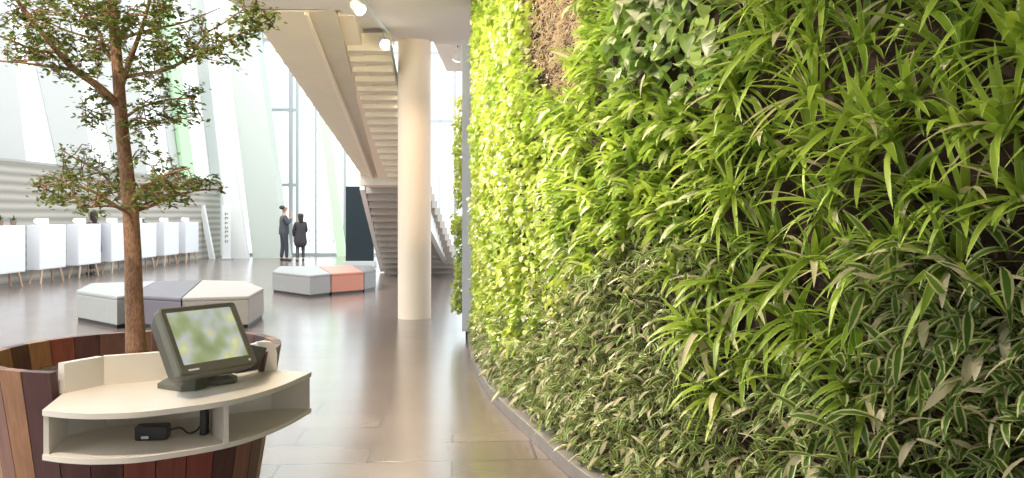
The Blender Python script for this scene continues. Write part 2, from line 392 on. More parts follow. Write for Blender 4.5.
def pouf(pix, z, col, label, group=None):
    K = (CAMH-z)*F
    pts = [((px-512)/F*(K/(py-HOR)), K/(py-HOR)) for px, py in pix]
    c = (sum(p[0] for p in pts)/len(pts), sum(p[1] for p in pts)/len(pts))
    e = empty('upholstered_bench', (c[0], c[1], 0), label, 'bench', group)
    sh = lambda s: [((p[0]-c[0])*s+c[0], (p[1]-c[1])*s+c[1]) for p in pts]
    g = MB(); g.prism(sh(.95), 0, .05); g.build('plinth', M['dark'], e)
    fm = mat('bench_fabric', [c*.68 for c in col], .42, spec=.8, noise_amt=.05, noise_scale=20, bump=.1, bscale=300)
    g = MB(); g.prism(sh(.992), .05, z-.05); g.build('body', fm, e, bevel=.012)
    g = MB(); g.prism(sh(.995), z-.052, z); g.build('cushion', fm, e, bevel=.018)
    return e
pouf([(76, 290.5), (91, 283), (156, 281), (129, 295), (117, 296.5)], .42, (.52, .53, .50), 'light grey faceted bench block left of the tree trunk')
pouf([(129.3, 295), (156.6, 281), (201, 280), (181, 298)], .42, (.19, .16, .19), 'dark purple-grey bench block between the two light ones behind the tree')
pouf([(181.6, 297.8), (202, 280), (246, 281), (264, 288), (249, 296)], .42, (.56, .50, .44), 'beige bench block behind the touch screen')
pouf([(272, 271.5), (310, 275.5), (331, 273.5), (318, 266), (280, 266)], .40, (.42, .42, .41), 'mid-grey bench block in front of the two standing people')
pouf([(331.3, 273.5), (364, 271.5), (352, 265), (318.5, 266)], .40, (.78, .30, .20), 'salmon orange bench block beside the round column')
pouf([(364.3, 271.4), (376, 269.5), (372, 265.5), (353, 265)], .40, (.26, .27, .27), 'dark grey bench block at the right end of the salmon block')

# ------------------------------------------------------------------ white display cabinets with lamps
legm = wood('pale_leg_wood', (.55, .38, .26), (.68, .50, .36))
cabw = mat('cabinet_white', (.84, .86, .90), .45)
def cabinet(y, label):
    x = -10.06
    e = empty('display_cabinet', (x-.14, y+.535, 0), label, 'cabinet', None)
    g = MB(); g.box((x-.14, y+.535, .78), (.28, 1.07, .96)); g.build('body', cabw, e, bevel=.008)
    g = MB(); g.box((x+.004, y+.535, .78), (.012, 1.04, .92)); g.build('door', cabw, e, bevel=.003)
    for sx in (-1, 1):
        for sy in (-1, 1):
            g = MB(); g.tube([(x-.14+sx*.09, y+.535+sy*.36, .30), (x-.14+sx*.12, y+.535+sy*.46, 0)], [.032, .018], 10)
            g.build('leg', legm, e, smooth=True)
    return e
ordn = ['nearest', 'second', 'third', 'fourth', 'fifth', 'sixth', 'farthest']
ys = [16.5, 18.1, 19.72, 21.34, 22.96, 24.58, 26.2]
glow = mat('glowing_bulb', (1, .85, .7), .5, emit=(1, .72, .50), estr=2.2)
for k, y in enumerate(ys):
    cabinet(y, ('white cabinet on splayed wooden legs, %s of the row along the grey partition' % ordn[k]) if k in (0, 6) else
            ('white cabinet on splayed wooden legs, %s from the near end of the row' % ordn[k]))
    if k > 0:
        e = empty('table_lamp', (-10.17, y+.08, 1.26), 'small glowing lamp on the %s white cabinet %s' % (ordn[k], 'of the row' if k == 6 else 'from the near end'), 'lamp')
        g = MB(); g.lathe([(.045, 1.26), (.045, 1.272), (.01, 1.276), (.01, 1.30)], (-10.17, y+.08), 16); g.build('lamp_base', M['mull'], e, smooth=True)
        g = MB(); g.lathe([(.015, 1.30), (.045, 1.315), (.055, 1.345), (.045, 1.375), (.015, 1.39)], (-10.17, y+.08), 16); g.build('bulb', glow, e, smooth=True)
        g = MB(); g.box((-10.2, y+.36, 1.33), (.10, .34, .14))
        tag(g.build('card_box', M['paper'], origin=(-10.2, y+.36, 1.26), bevel=.006), 'small white box beside the lamp on the %s cabinet %s' % (ordn[k], 'of the row' if k == 6 else 'from the near end'), 'box')
leafg = leafmat('pot_leaf', (.06, .12, .04), (.14, .24, .08))
def small_pot(y, label):
    e = empty('potted_plant', (-10.18, y, 1.26), label, 'plant')
    g = MB(); g.lathe([(.05, 1.26), (.065, 1.36), (.06, 1.36), (.055, 1.345)], (-10.18, y), 16); g.build('pot', mat('pot_clay', (.25, .16, .12), .7), e, smooth=True)
    g = MB()
    for i in range(26):
        a = random.uniform(0, 6.28); l = random.uniform(.06, .15); el = random.uniform(.3, 1.4)
        d = Vector((math.cos(a)*math.cos(el), math.sin(a)*math.cos(el), math.sin(el))); s = d.cross(UP).normalized()*.014
        p = Vector((-10.18, y, 1.345)); g.poly([p, p+d*l*.5+s, p+d*l, p+d*l*.5-s])
    g.build('foliage', leafg, e)
small_pot(16.9, 'small dark potted plant on the nearest white cabinet'); small_pot(17.35, 'second small potted plant at the far side of the nearest white cabinet')
e = empty('camera_box', (-10.18, 23.45, 1.26), 'small black device on the fifth white cabinet beside the tree trunk', 'device')
g = MB(); g.box((-10.18, 23.45, 1.32), (.1, .22, .12)); g.build('case', M['dark'], e, bevel=.01)
g = MB(); g.tube([(-10.13, 23.42, 1.32), (-10.09, 23.42, 1.32)], .035, 14); g.build('lens', M['mull'], e, smooth=True)

# ------------------------------------------------------------------ people
def skinned(name, chains, material, parent, root=0, sub=1, offset=(0, 0, 0)):
    """chains: lists of (x, y, z, r); equal points are shared"""
    vs = []; rs = []; es = []; idx = {}
    for ch in chains:
        prev = None
        for x, y, z, r in ch:
            key = (round(x, 4), round(y, 4), round(z, 4))
            if key not in idx: idx[key] = len(vs); vs.append((x, y, z)); rs.append(r)
            i = idx[key]
            if prev is not None and prev != i: es.append((prev, i))
            prev = i
    me = bpy.data.meshes.new(name); me.from_pydata(vs, es, []); o = bpy.data.objects.new(name, me); C.objects.link(o)
    md = o.modifiers.new('s', 'SKIN'); md.use_smooth_shade = True
    for i, r in enumerate(rs):
        sv = me.skin_vertices[0].data[i]; sv.radius = (r, r) if not isinstance(r, tuple) else r; sv.use_root = (i == root)
    sb = o.modifiers.new('u', 'SUBSURF'); sb.levels = sub; sb.render_levels = sub
    dg = bpy.context.evaluated_depsgraph_get(); nm = bpy.data.meshes.new_from_object(o.evaluated_get(dg)); nm.name = name
    o.modifiers.clear(); o.data = nm; nm.materials.clear(); nm.materials.append(material)
    o.parent = parent; return o
skinm = mat('skin', (.45, .27, .19), .55)
def person(loc, rz, s, label, kind, coat, trousers, hairc):
    e = empty('person', loc, label, 'person'); e.rotation_euler = (0, 0, rz); e.scale = (s, s, s)
    up = kind == 'man'
    # faces +Y in its own frame, 1.8 m tall
    armR = [(0, 0, 1.45, .09), (.17, 0, 1.43, .052), (.24, .06, 1.17, .042), (.12, .22, 1.40, .034), (.07, .20, 1.55, .03)] if up else \
           [(0, 0, 1.45, .09), (.17, 0, 1.42, .052), (.23, .05, 1.15, .042), (.15, .23, 1.03, .034), (.11, .27, 1.04, .03)]
    armL = [(0, 0, 1.45, .09), (-.17, 0, 1.43, .052), (-.25, -.02, 1.15, .042), (-.21, .08, .92, .034), (-.20, .12, .84, .03)]
    leg = lambda sx, st: [(0, 0, .98, .12), (sx*.10, 0, .90, .085), (sx*.11, st*.5+.02, .50, .058), (sx*.12, st, .10, .042), (sx*.13, st+.13, .03, .034)]
    torso = [(0, 0, .98, .12), (0, 0, 1.18, .115), (0, 0, 1.45, .09), (0, .005, 1.54, .05), (0, .01, 1.60, .06), (0, .02, 1.69, .105), (0, .01, 1.775, .085)]
    hand = lambda p, d: [[p, (p[0]+d[0]*.05, p[1]+d[1]*.05, p[2]+d[2]*.05, .024)]]+[[(p[0]+d[0]*.05, p[1]+d[1]*.05, p[2]+d[2]*.05, .024), (p[0]+d[0]*.05+f*.012, p[1]+d[1]*.09, p[2]+d[2]*.09-.004, .009), (p[0]+d[0]*.05+f*.015, p[1]+d[1]*.12+.008, p[2]+d[2]*.12, .008)] for f in (-1.5, -.5, .5, 1.5)]
    nose = [(0, .02, 1.69, .105), (0, .125, 1.675, .014)]
    ears = [[(0, .02, 1.69, .105), (sx*.095, .01, 1.68, .016)] for sx in (-1, 1)]
    skinned('body', [torso, armR, armL, leg(1, .06), leg(-1, -.06), nose]+ears+hand(armR[-1], (0, 0, 1) if up else (0, 1, 0))+hand(armL[-1], (0, .1, -1)), skinm, e, sub=2)
    g = lambda ch, k: [(x, y, z, r*k) for x, y, z, r in ch]
    if up:
        skinned('jacket', [[(0, 0, .78, .19), (0, 0, .95, .185), (0, 0, 1.18, .165), (0, 0, 1.43, .125), (0, 0, 1.52, .07)], [(0, 0, 1.43, .125), (.19, 0, 1.42, .075), (.25, .06, 1.17, .06), (.14, .20, 1.37, .048)],
                           [(0, 0, 1.43, .125), (-.19, 0, 1.42, .075), (-.265, -.02, 1.15, .06), (-.22, .07, .93, .048)]], coat, e)
        for sx, st in ((1, .06), (-1, -.06)):
            skinned('trouser_leg', [[(sx*.05, 0, 1.06, .13), (sx*.09, 0, .88, .125), (sx*.11, st*.5+.02, .50, .078), (sx*.12, st, .09, .062)]], trousers, e)
    else:
        skinned('coat', [[(0, -.01, .50, .27), (0, 0, .75, .27), (0, 0, 1.0, .23), (0, 0, 1.2, .20), (0, 0, 1.42, .16), (0, 0, 1.52, .08)],
                         [(0, 0, 1.42, .13), (.18, 0, 1.41, .075), (.24, .05, 1.15, .062), (.17, .2, 1.04, .05)], [(0, 0, 1.42, .13), (-.18, 0, 1.41, .075), (-.26, -.02, 1.15, .06), (-.23, .07, .93, .048)]], coat, e)
        for sx, st in ((1, .06), (-1, -.06)):
            skinned('trouser_leg', [[(sx*.10, 0, .75, .095), (sx*.11, st*.5+.02, .45, .072), (sx*.12, st, .13, .055)]], trousers, e)
    for sx, st in ((1, .06), (-1, -.06)):
        skinned('shoe', [[(sx*.12, st-.05, .05, .05), (sx*.125, st+.06, .045, .048), (sx*.13, st+.17, .035, .036)]], M['dark'], e)
    hl = [(0, -.03, 1.79, .075), (0, -.045, 1.73, .125), (0, -.06, 1.65, .11)] + ([] if up else [(0, -.05, 1.55, .10), (0, -.06, 1.42, .08)])
    skinned('hair', [hl], hairc, e, sub=2)
    return e
blk = mat('charcoal_cloth', (.085, .085, .095), .85); jean = mat('dark_trousers', (.06, .065, .08), .85); hairm = mat('dark_hair', (.035, .025, .02), .6); brn = mat('dark_coat', (.045, .04, .045), .9)
person((P(284, 261, 27.4).x, 27.4, 0), -math.radians(62), 1.0, 'man in dark jacket and trousers standing side-on, raising a hand to his face', 'man', blk, jean, hairm)
person((P(300.5, 262, 27.0).x, 27.0, 0), math.radians(28), .86, 'woman in a long black coat standing to the right of the man', 'woman', brn, blk, hairm)
person((-10.40, 21.06, 0), math.radians(80), .88, 'person with dark hair half hidden between the third and fourth white cabinets', 'woman', blk, jean, hairm)

# ------------------------------------------------------------------ ceiling track and spotlights
def glowmat(s): return mat('spot_lens', (1, 1, 1), .4, emit=(1, .93, .85), estr=s)
g = MB(); g.box((-1.69, 6.2, 3.915), (.04, 12.0, .03)); tag(g.build('lighting_track', M['white'], origin=(-1.69, 6.2, 3.9)), 'white lighting track along the ceiling over the aisle', 'track')
lens_m = glowmat(14)
def spotlight(x, y, target, energy, label, group=None, angle=1.5, color=(1, .90, .72)):
    z = 3.74
    e = empty('spotlight', (x, y, z), label, 'spotlight', group)
    d = (Vector(target)-Vector((x, y, z))).normalized(); c = Vector((x, y, z))
    g = MB(); g.tube([c-d*.11, c-d*.08, c+d*.05], [.045, .062, .068], 18); g.build('housing', M['white'], e, smooth=True)
    g = MB(); g.tube([c+d*.051, c+d*.058], .060, 18); g.build('lens', lens_m, e)
    g = MB(); g.tube([c-d*.03, (x, y, 3.90)], .012, 8); g.build('bracket', M['mull'], e)
    L = lamp('spot_beam', 'SPOT', (0, 0, 0), energy, color, None, .05, angle)
    L.location = d*.09; L.rotation_euler = d.to_track_quat('-Z', 'Y').to_euler(); L.parent = e
    return e
SP = 260
spotlight(-1.69, 9.35, (-.3, 8.0, 2.3), SP*.9, 'glowing ceiling spotlight above the staircase, nearer of the two in view')
spotlight(-1.69, 11.2, (-.6, 9.4, 2.2), SP*.7, 'glowing ceiling spotlight beside the column top, farther of the two in view')
spotlight(-.78, 12.2, (-1.6, 13.4, 2.0), SP*.25, 'glowing spotlight between the column and the far end of the plant wall')
for y, t, s in ((7.6, (-.1, 6.9, 2.4), 1.0), (5.9, (.2, 5.6, 2.3), 1.0), (4.3, (.6, 4.3, 2.2), .7), (2.8, (1.1, 3.1, 1.9), .42)):
    spotlight(-1.69, y, t, SP*s, 'unseen ceiling spotlight added above the aisle for extra warm light', 'track spotlights above the aisle')

for x, y, t, s, c, an in ((-1.69, 1.3, (-1.15, 2.6, .9), .52, (1, .84, .68), 1.0), (-1.69, 5.1, (-.5, 4.6, 0), .42, (1, .74, .52), 1.5), (-1.69, 7.0, (-.9, 7.4, 0), .35, (1, .76, .54), 1.5), (-1.2, 8.4, (-1.42, 12.1, 2.0), .6, (1, .74, .56), 1.3), (-1.69, 8.0, (-2.4, 12.0, 3.2), .25, (1, .80, .55), 1.6)):  # warm spots added to brighten the counter, floor, column and stair
    spotlight(x, y, t, SP*s, 'unseen ceiling spotlight added above the aisle for extra warm light', 'track spotlights above the aisle', an if y != 8.4 else .55, c)

# ------------------------------------------------------------------ round wooden tub
TC = (-1.273, 2.9); NSV = 30
woods = [wood('stave_red_brown', (.20, .055, .04), (.30, .09, .06)), wood('stave_orange_brown', (.28, .13, .06), (.40, .20, .095)),
         wood('stave_dark', (.075, .03, .028), (.115, .045, .04)), wood('stave_mid', (.19, .075, .05), (.27, .12, .075)), wood('stave_red', (.22, .05, .04), (.30, .075, .055))]
tub = empty('wooden_tub', (TC[0], TC[1], 0), 'round planter tub of mixed brown wooden staves holding the tree', 'planter')
def rad(z): return .31+.16*z
g = MB(); random.seed(11); prev = None
for k in range(NSV):
    a0, a1 = 2*math.pi*k/NSV+.004, 2*math.pi*(k+1)/NSV-.004
    am = math.degrees((a0+a1)/2)
    cut = 270 <= am <= 352
    zt = .80 if cut else 1.0
    mi = random.choice([i for i in range(4) if i != prev]); prev = mi
    if 190 < am < 250: mi = (1, 3, 1)[int(am/12) % 3]
    elif 250 <= am < 276: mi = 2
    elif am >= 276: mi = (2, 0, 0, 4, 2, 3, 2)[int((am-276)/12)]
    def pt(a, r, z): return (TC[0]+r*math.cos(a), TC[1]+r*math.sin(a), z)
    lo = [pt(a0, rad(0), 0), pt(a1, rad(0), 0), pt(a1, rad(0)-.032, 0), pt(a0, rad(0)-.032, 0)]
    hi = [pt(a0, rad(zt), zt), pt(a1, rad(zt), zt), pt(a1, rad(zt)-.032, zt), pt(a0, rad(zt)-.032, zt)]
    g.hexa(lo, hi, mi)
g.build('stave_wall', woods, tub)
soilm = mat('dark_bark_mulch', (.10, .07, .05), .95, noise_amt=.5, noise_scale=60, bump=1, bscale=90)
g = MB(); random.seed(2); R = rad(.9)-.034; n = 40
base = len(g.v); g.v.append((TC[0], TC[1], .93))
rings = [.15, .3, .45, .6, .75, .9, 1.0]
for r in rings:
    for q in range(n):
        th = 2*math.pi*q/n; g.v.append((TC[0]+R*r*math.cos(th), TC[1]+R*r*math.sin(th), .905+random.uniform(-.008, .012)))
for q in range(n): g.face((base, base+1+q, base+1+(q+1) % n))
for i in range(len(rings)-1):
    for q in range(n):
        q2 = (q+1) % n; g.face((base+1+i*n+q, base+1+(i+1)*n+q, base+1+(i+1)*n+q2, base+1+i*n+q2))
# keep soil behind the upstand of the counter
keep = []
for i, f in enumerate(g.f):
    cxm = sum(g.v[j][0] for j in f)/len(f); cym = sum(g.v[j][1] for j in f)/len(f)
    t = (cxm+1.24)/.44; yl = 2.62+t*.22
    if not (cxm > -1.30 and cym < yl+.02): keep.append(i)
g.f = [g.f[i] for i in keep]; g.m = [g.m[i] for i in keep]; g.uv = [g.uv[i] for i in keep]; g.rn = [g.rn[i] for i in keep]
g.build('mulch', soilm, tub)

# ------------------------------------------------------------------ curved counter on the tub
def spline(pts, n=8):
    out = []
    for i in range(len(pts)-1):
        p0 = pts[max(i-1, 0)]; p1 = pts[i]; p2 = pts[i+1]; p3 = pts[min(i+2, len(pts)-1)]
        for k in range(n):
            t = k/n
            out.append(tuple(.5*((2*p1[j])+(-p0[j]+p2[j])*t+(2*p0[j]-5*p1[j]+4*p2[j]-p3[j])*t*t+(-p0[j]+3*p1[j]-3*p2[j]+p3[j])*t**3) for j in range(len(p1))))
    out.append(tuple(pts[-1])); return out
arc = spline([(-1.247, 2.256), (-1.165, 2.226), (-1.074, 2.216), (-.956, 2.245), (-.79, 2.38), (-.703, 2.575), (-.662, 2.806)])
back = [(-.80, 2.84), (-1.24, 2.62), (-1.305, 2.47)]
ct = empty('curved_counter', (-1.0, 2.5, .80), 'cream curved counter with open compartments fixed to the front of the tub', 'counter')
def slab(z0, z1): g = MB(); g.prism(arc+back, z0, z1); return g
slab(.920, .935).build('counter_top', M['lam'], ct)
slab(.802, .816).build('bottom_shelf', M['lam'], ct)
def board(p, q, z0, z1, th=.013):
    d = Vector((q[0]-p[0], q[1]-p[1])).normalized(); nn = Vector((-d.y, d.x))*th
    g = MB(); g.prism([p, q, (q[0]+nn.x, q[1]+nn.y), (p[0]+nn.x, p[1]+nn.y)], z0, z1); return g
board((-1.295, 2.455), (-1.245, 2.256+.002), .815, .921).build('end_panel', M['lam'], ct)
board((-.795, 2.386), (-.93, 2.58), .815, .921).build('divider', M['lam'], ct)
g = board((-1.285, 2.45), (-1.22, 2.555), .815, .921); g2 = board((-1.22, 2.555), (-.79, 2.79), .815, .921); g3 = board((-.79, 2.79), (-.668, 2.80), .815, .921)
g.hexa([g3.v[i] for i in range(4)], [g3.v[i] for i in range(4, 8)])
g.hexa([g2.v[i] for i in range(4)], [g2.v[i] for i in range(4, 8)]); g.build('back_panel', M['lam'], ct)
# upstand: short return, long back and curved-cornered end piece
g = board((-1.300, 2.468), (-1.243, 2.59), .934, 1.022, .026); g2 = board((-1.243, 2.59), (-.875, 2.79), .934, 1.022, .026)
g.hexa([g2.v[i] for i in range(4)], [g2.v[i] for i in range(4, 8)]); g.build('upstand', M['lam'], ct)
d = (Vector((-.785, 2.84))-Vector((-.875, 2.79))); prof = [(0, .934), (1, .934), (1, .99), (.95, 1.015), (.82, 1.03), (.6, 1.034), (0, 1.022)]
nn = Vector((-d.y, d.x)).normalized()*.026
g = MB(); g.hexa([(-.875+d.x*t, 2.79+d.y*t, z) for t, z in prof], [(-.875+d.x*t+nn.x, 2.79+d.y*t+nn.y, z) for t, z in prof]); g.build('rounded_end', M['lam'], ct)

# power adapter and cable in the compartment
e = empty('power_adapter', (P(153, 428, 2.42).x, 2.42, .816), 'black power adapter with cable lying in the left compartment of the counter', 'adapter')
g = MB(); g.box((e.location.x, 2.42, .8365), (.088, .05, .040), rz=.15); g.build('case', M['dark'], e, bevel=.006)
g = MB(); g.box((e.location.x-.012, 2.3935, .826), (.02, .002, .008), rz=.15); g.build('label_sticker', M['paper'], e)
c0 = e.location.x
g = MB(); g.tube(spline([(c0+.044, 2.43, .838), (c0+.07, 2.44, .842), (c0+.09, 2.45, .824), (c0+.11, 2.46, .83), (c0+.125, 2.46, .85)], 5), .003, 6); g.build('cable', M['dark'], e, smooth=True)
g = MB(); g.box((c0+.13, 2.465, .8545), (.018, .03, .075)); g.build('plug_block', M['dark'], e, bevel=.003)

# ------------------------------------------------------------------ touch screen terminal
mc = Vector((-.8959, 2.5, 1.0994)); ya, tb = .9688, .5535
RR = Vector((math.cos(ya), math.sin(ya), 0)); UU = Vector((-math.sin(ya)*math.sin(tb), math.cos(ya)*math.sin(tb), math.cos(tb))); NN = RR.cross(UU)
MX = Matrix(((RR.x, UU.x, NN.x, mc.x), (RR.y, UU.y, NN.y, mc.y), (RR.z, UU.z, NN.z, mc.z), (0, 0, 0, 1)))   # local x right, y up, z toward viewer
assert NN.y < 0
body = mat('olive_grey_plastic', (.13, .13, .095), .42); bodyd = mat('dark_olive_plastic', (.075, .075, .058), .4)
ts = empty('touch_screen_terminal', (-.965, 2.60, .935), 'dark olive touch screen terminal tilted back on the cream counter', 'monitor')
def rr(wd, ht, r, cxx=0, cyy=0, n=5):
    o = []
    for sx, sy, a0 in ((1, 1, 0), (-1, 1, 90), (-1, -1, 180), (1, -1, 270)):
        for k in range(n+1):
            a = math.radians(a0+90*k/n); o.append((cxx+sx*(wd/2-r)+r*math.cos(a), cyy+sy*(ht/2-r)+r*math.sin(a)))
    return o
def L(pts, z): return [MX @ Vector((x, y, z)) for x, y in pts]
W, H, cyb = .262, .214, -.008
o1, o2, o3 = rr(W, H, .012, 0, cyb), rr(W, H, .012, 0, cyb), rr(W*.93, H*.93, .02, -.002, cyb)
g = MB(); g.hexa(L(o3, -.062), L(o2, -.022)); g.hexa(L(rr(W*.7, H*.6, .02, 0, -.02), -.085), L(rr(W*.86, H*.8, .02, 0, cyb), -.06)); g.build('rear_housing', bodyd, ts)
g = MB(); n = len(o1); inn = rr(.2217, .1668, .003)
b0 = L(o1, -.022); b1 = L(o1, 0.003); b2_ = L(rr(W-.010, H-.010, .010, 0, cyb), .008); b3 = L(inn, .006); b4 = L(inn, -.002)
i = 0
for ring in (b0, b1, b2_, b3, b4): g.v += [tuple(p) for p in ring]
for rk in range(4):
    for k in range(n):
        j = (k+1) % n; g.face((rk*n+k, rk*n+j, (rk+1)*n+j, (rk+1)*n+k))
g.face(range(n-1, -1, -1)); g.build('bezel', body, ts)
# screen picture: soft out-of-focus greens and yellows given off by the display
sm = bpy.data.materials.new('lit_screen'); sm.use_nodes = True; nt = sm.node_tree; b = nt.nodes['Principled BSDF']
tc = nt.nodes.new('ShaderNodeTexCoord'); nz = nt.nodes.new('ShaderNodeTexNoise'); nz.inputs['Scale'].default_value = 13; nz.inputs['Detail'].default_value = 1.5
nt.links.new(tc.outputs['Object'], nz.inputs['Vector']); rp = nt.nodes.new('ShaderNodeValToRGB'); cr = rp.color_ramp
cr.elements[0].position = .30; cr.elements[0].color = (.20, .25, .13, 1); cr.elements[1].position = .72; cr.elements[1].color = (.68, .68, .46, 1)
for p_, c_ in ((.42, (.28, .33, .16, 1)), (.50, (.36, .40, .30, 1)), (.56, (.42, .44, .44, 1)), (.62, (.48, .50, .26, 1))):
    q_ = cr.elements.new(p_); q_.color = c_
nt.links.new(nz.outputs['Fac'], rp.inputs['Fac']); nt.links.new(rp.outputs[0], b.inputs['Emission Color']); b.inputs['Emission Strength'].default_value = .62
b.inputs['Base Color'].default_value = (.03, .03, .03, 1); b.inputs['Roughness'].default_value = .25
g = MB(); g.poly(L(rr(.2217, .1668, .003), .001)); g.build('screen', sm, ts)
g = MB(); g.hexa(L([(-.104, -.1035), (-.070, -.1035), (-.070, -.0985), (-.104, -.0985)], .006), L([(-.104, -.1035), (-.070, -.1035), (-.070, -.0985), (-.104, -.0985)], .0085)); g.build('maker_badge', M['paper'], ts)
g = MB(); g.tube([MX @ Vector((.105, -.099, .005)), MX @ Vector((.105, -.099, .009))], .004, 14); g.build('power_button', M['paper'], ts)
# neck and foot
bx, by = -.955, 2.60
g = MB(); p0 = MX @ Vector((0, -.045, -.07)); g.tube([p0, Vector((bx, by, .99)), Vector((bx, by, .955))], [.03, .038, .045], 14); g.build('neck', bodyd, ts, smooth=True)
fr = Vector((math.sin(ya), -math.cos(ya))); sd = Vector((math.cos(ya), math.sin(ya)))
def fp(u, v): return (bx+sd.x*u+fr.x*v, by+sd.y*u+fr.y*v)
foot = [fp(*q) for q in [(-.11, -.05), (-.10, .05), (-.07, .075), (-.025, .06), (0, .045), (.025, .06), (.07, .075), (.10, .05), (.11, -.05), (.07, -.085), (-.07, -.085)]]
g = MB(); g.prism(foot, .9355, .950); c2 = [(bx+(p[0]-bx)*.8, by+(p[1]-by)*.8) for p in foot]; g.hexa([(p[0], p[1], .95) for p in foot], [(p[0], p[1], .962) for p in c2]); g.build('foot', body, ts)
# card reader beside the screen
e = empty('card_reader', (-.80, 2.755, .935), 'small black card reader with a white slip behind the touch screen edge', 'card reader')
q = [P(236, 374, 2.66), P(258, 370, 2.76), P(267.5, 348, 2.76), P(246, 344, 2.66)]
q = [Vector((v.x, v.y, max(v.z, .9365))) for v in q]
g = MB(); g.hexa(q, [v+Vector((-.03, .035, 0)) for v in q]); g.build('case', M['dark'], e, bevel=.004)
g = MB(); v = P(261, 345, 2.77); g.box((v.x, v.y, v.z), (.03, .015, .022), rz=.6); g.build('paper_slip', M['paper'], e)

# ------------------------------------------------------------------ living wall: kerb, backing and end panel
KERB = spline([(-.52, 9.95), (-.40, 8.44), (-.235, 7.12), (-.085, 6.32), (.14, 5.43), (.326, 4.70), (.62, 3.90), (.98, 3.12), (1.36, 2.40), (1.80, 1.70), (2.35, 1.0)], 10)
def offset(line, d):
    out = []
    for i, p in enumerate(line):
        a = Vector(line[max(i-1, 0)]); b = Vector(line[min(i+1, len(line)-1)]); t = (b-a).normalized(); nn = Vector((-t.y, t.x))   # toward the plants
        out.append((p[0]+nn.x*d, p[1]+nn.y*d))
    return out
def band(mb, l0, l1, z0, z1, m=0):
    n = len(l0); b = len(mb.v)
    for l, z in ((l0, z0), (l1, z0), (l1, z1), (l0, z1)): mb.v += [(p[0], p[1], z) for p in l]
    for k in range(n-1):
        for r in range(4):
            r2 = (r+1) % 4; mb.face((b+r*n+k, b+r*n+k+1, b+r2*n+k+1, b+r2*n+k), m)
    for k in (0, n-1): mb.face([b+r*n+k for r in range(4)], m)
front = offset(KERB, .20); rear = offset(KERB, .60)
backm = mat('dark_brown_planting_felt', (.055, .030, .022), .95, noise_amt=.6, noise_scale=9, bump=.6, bscale=60)
g = MB(); band(g, front, offset(KERB, .42), .0, 3.93); struct(g.build('wall_right', backm))
g = MB(); band(g, KERB, offset(KERB, .115), 0, .085); struct(g.build('trim_2', M['metal'], bevel=.006))
trough = mat('dark_gravel', (.018, .016, .015), .9, noise_amt=.4, noise_scale=80)
g = MB(); band(g, offset(KERB, .115), front, 0, .03); struct(g.build('trim_3', trough))
g = MB(); g.box((-.49, 9.97, 1.80), (.19, .05, 3.40)); g.box((-.492, 9.99, 3.35), (.20, .07, .3))
tag(g.build('end_panel', M['lilac'], origin=(-.5, 10.02, .1)), 'slim lilac-grey metal panel closing the far end of the plant wall', 'panel', kind='structure')

# ------------------------------------------------------------------ plants of the living wall
LM = {
 'spider': leafmat('strap_leaf', (.13, .25, .02), (.54, .68, .08), margin=(.55, .66, .20), margin_at=.42, pale=(.80, .72, .46), pale_share=.08),
 'lance': leafmat('striped_leaf', (.045, .115, .02), (.20, .34, .05), margin=(.60, .60, .30), margin_at=.29, pale=(.78, .70, .48), pale_share=.16, rough=.35),
 'round': leafmat('small_round_leaf', (.24, .38, .04), (.66, .72, .14), pale=(.80, .80, .50), pale_share=.14, rough=.38),
 'broad': leafmat('broad_lance_leaf', (.17, .31, .035), (.60, .72, .12), pale=(.80, .80, .44), pale_share=.12, rough=.3),
 'heart': leafmat('heart_leaf', (.18, .32, .06), (.52, .62, .20), pale=(.78, .78, .56), pale_share=.22, rough=.35),
 'dry': leafmat('dry_tan_leaf', (.42, .32, .20), (.72, .58, .40), rough=.8),
}
def leaf(mb, p, d, length, width, droop, nseg, shape, rng, fold=.25, curl=0.):
    """an arching blade from p along d; shape gives the width along it"""
    p = Vector(p); d = Vector(d).normalized(); side = d.cross(UP)
    side = side.normalized() if side.length > .05 else Vector((1, 0, 0))
    side = (side+Vector((rng.uniform(-.5, .5), rng.uniform(-.5, .5), rng.uniform(-.5, .5)))*.7).normalized()
    b = len(mb.v); rn = (rng.random(), rng.random()); st = length/nseg; tw = rng.uniform(-1, 1)*curl
    for k in range(nseg+1):
        t = k/nseg; wd = width*shape(t)/2
        s_ = (side-d*side.dot(d)).normalized(); nn = s_.cross(d).normalized()
        if nn.z < 0: nn = -nn
        lift = nn*fold*wd
        mb.v += [tuple(p-s_*wd+lift), tuple(p), tuple(p+s_*wd+lift)]
        p = p+d*st; d = (d+Vector((0, -.02, -droop/nseg))).normalized()
        side = (Matrix.Rotation(tw/nseg, 3, d) @ side)
    for k in range(nseg):
        a = b+3*k; v0, v1 = k/nseg, (k+1)/nseg
        mb.face((a, a+1, a+4, a+3), 0, [(0, v0), (.5, v0), (.5, v1), (0, v1)], rn)
        mb.face((a+1, a+2, a+5, a+4), 0, [(.5, v0), (1, v0), (1, v1), (.5, v1)], rn)
strap = lambda t: min(1, .55+1.6*t)*(1-t**3.2)+.02
lance = lambda t: math.sin(math.pi*min(1, (t*.93+.05)))**.8+.02
heart = lambda t: (math.sin(math.pi*(.10+.90*t)**.62)**.9 if t < 1 else 0)+.01
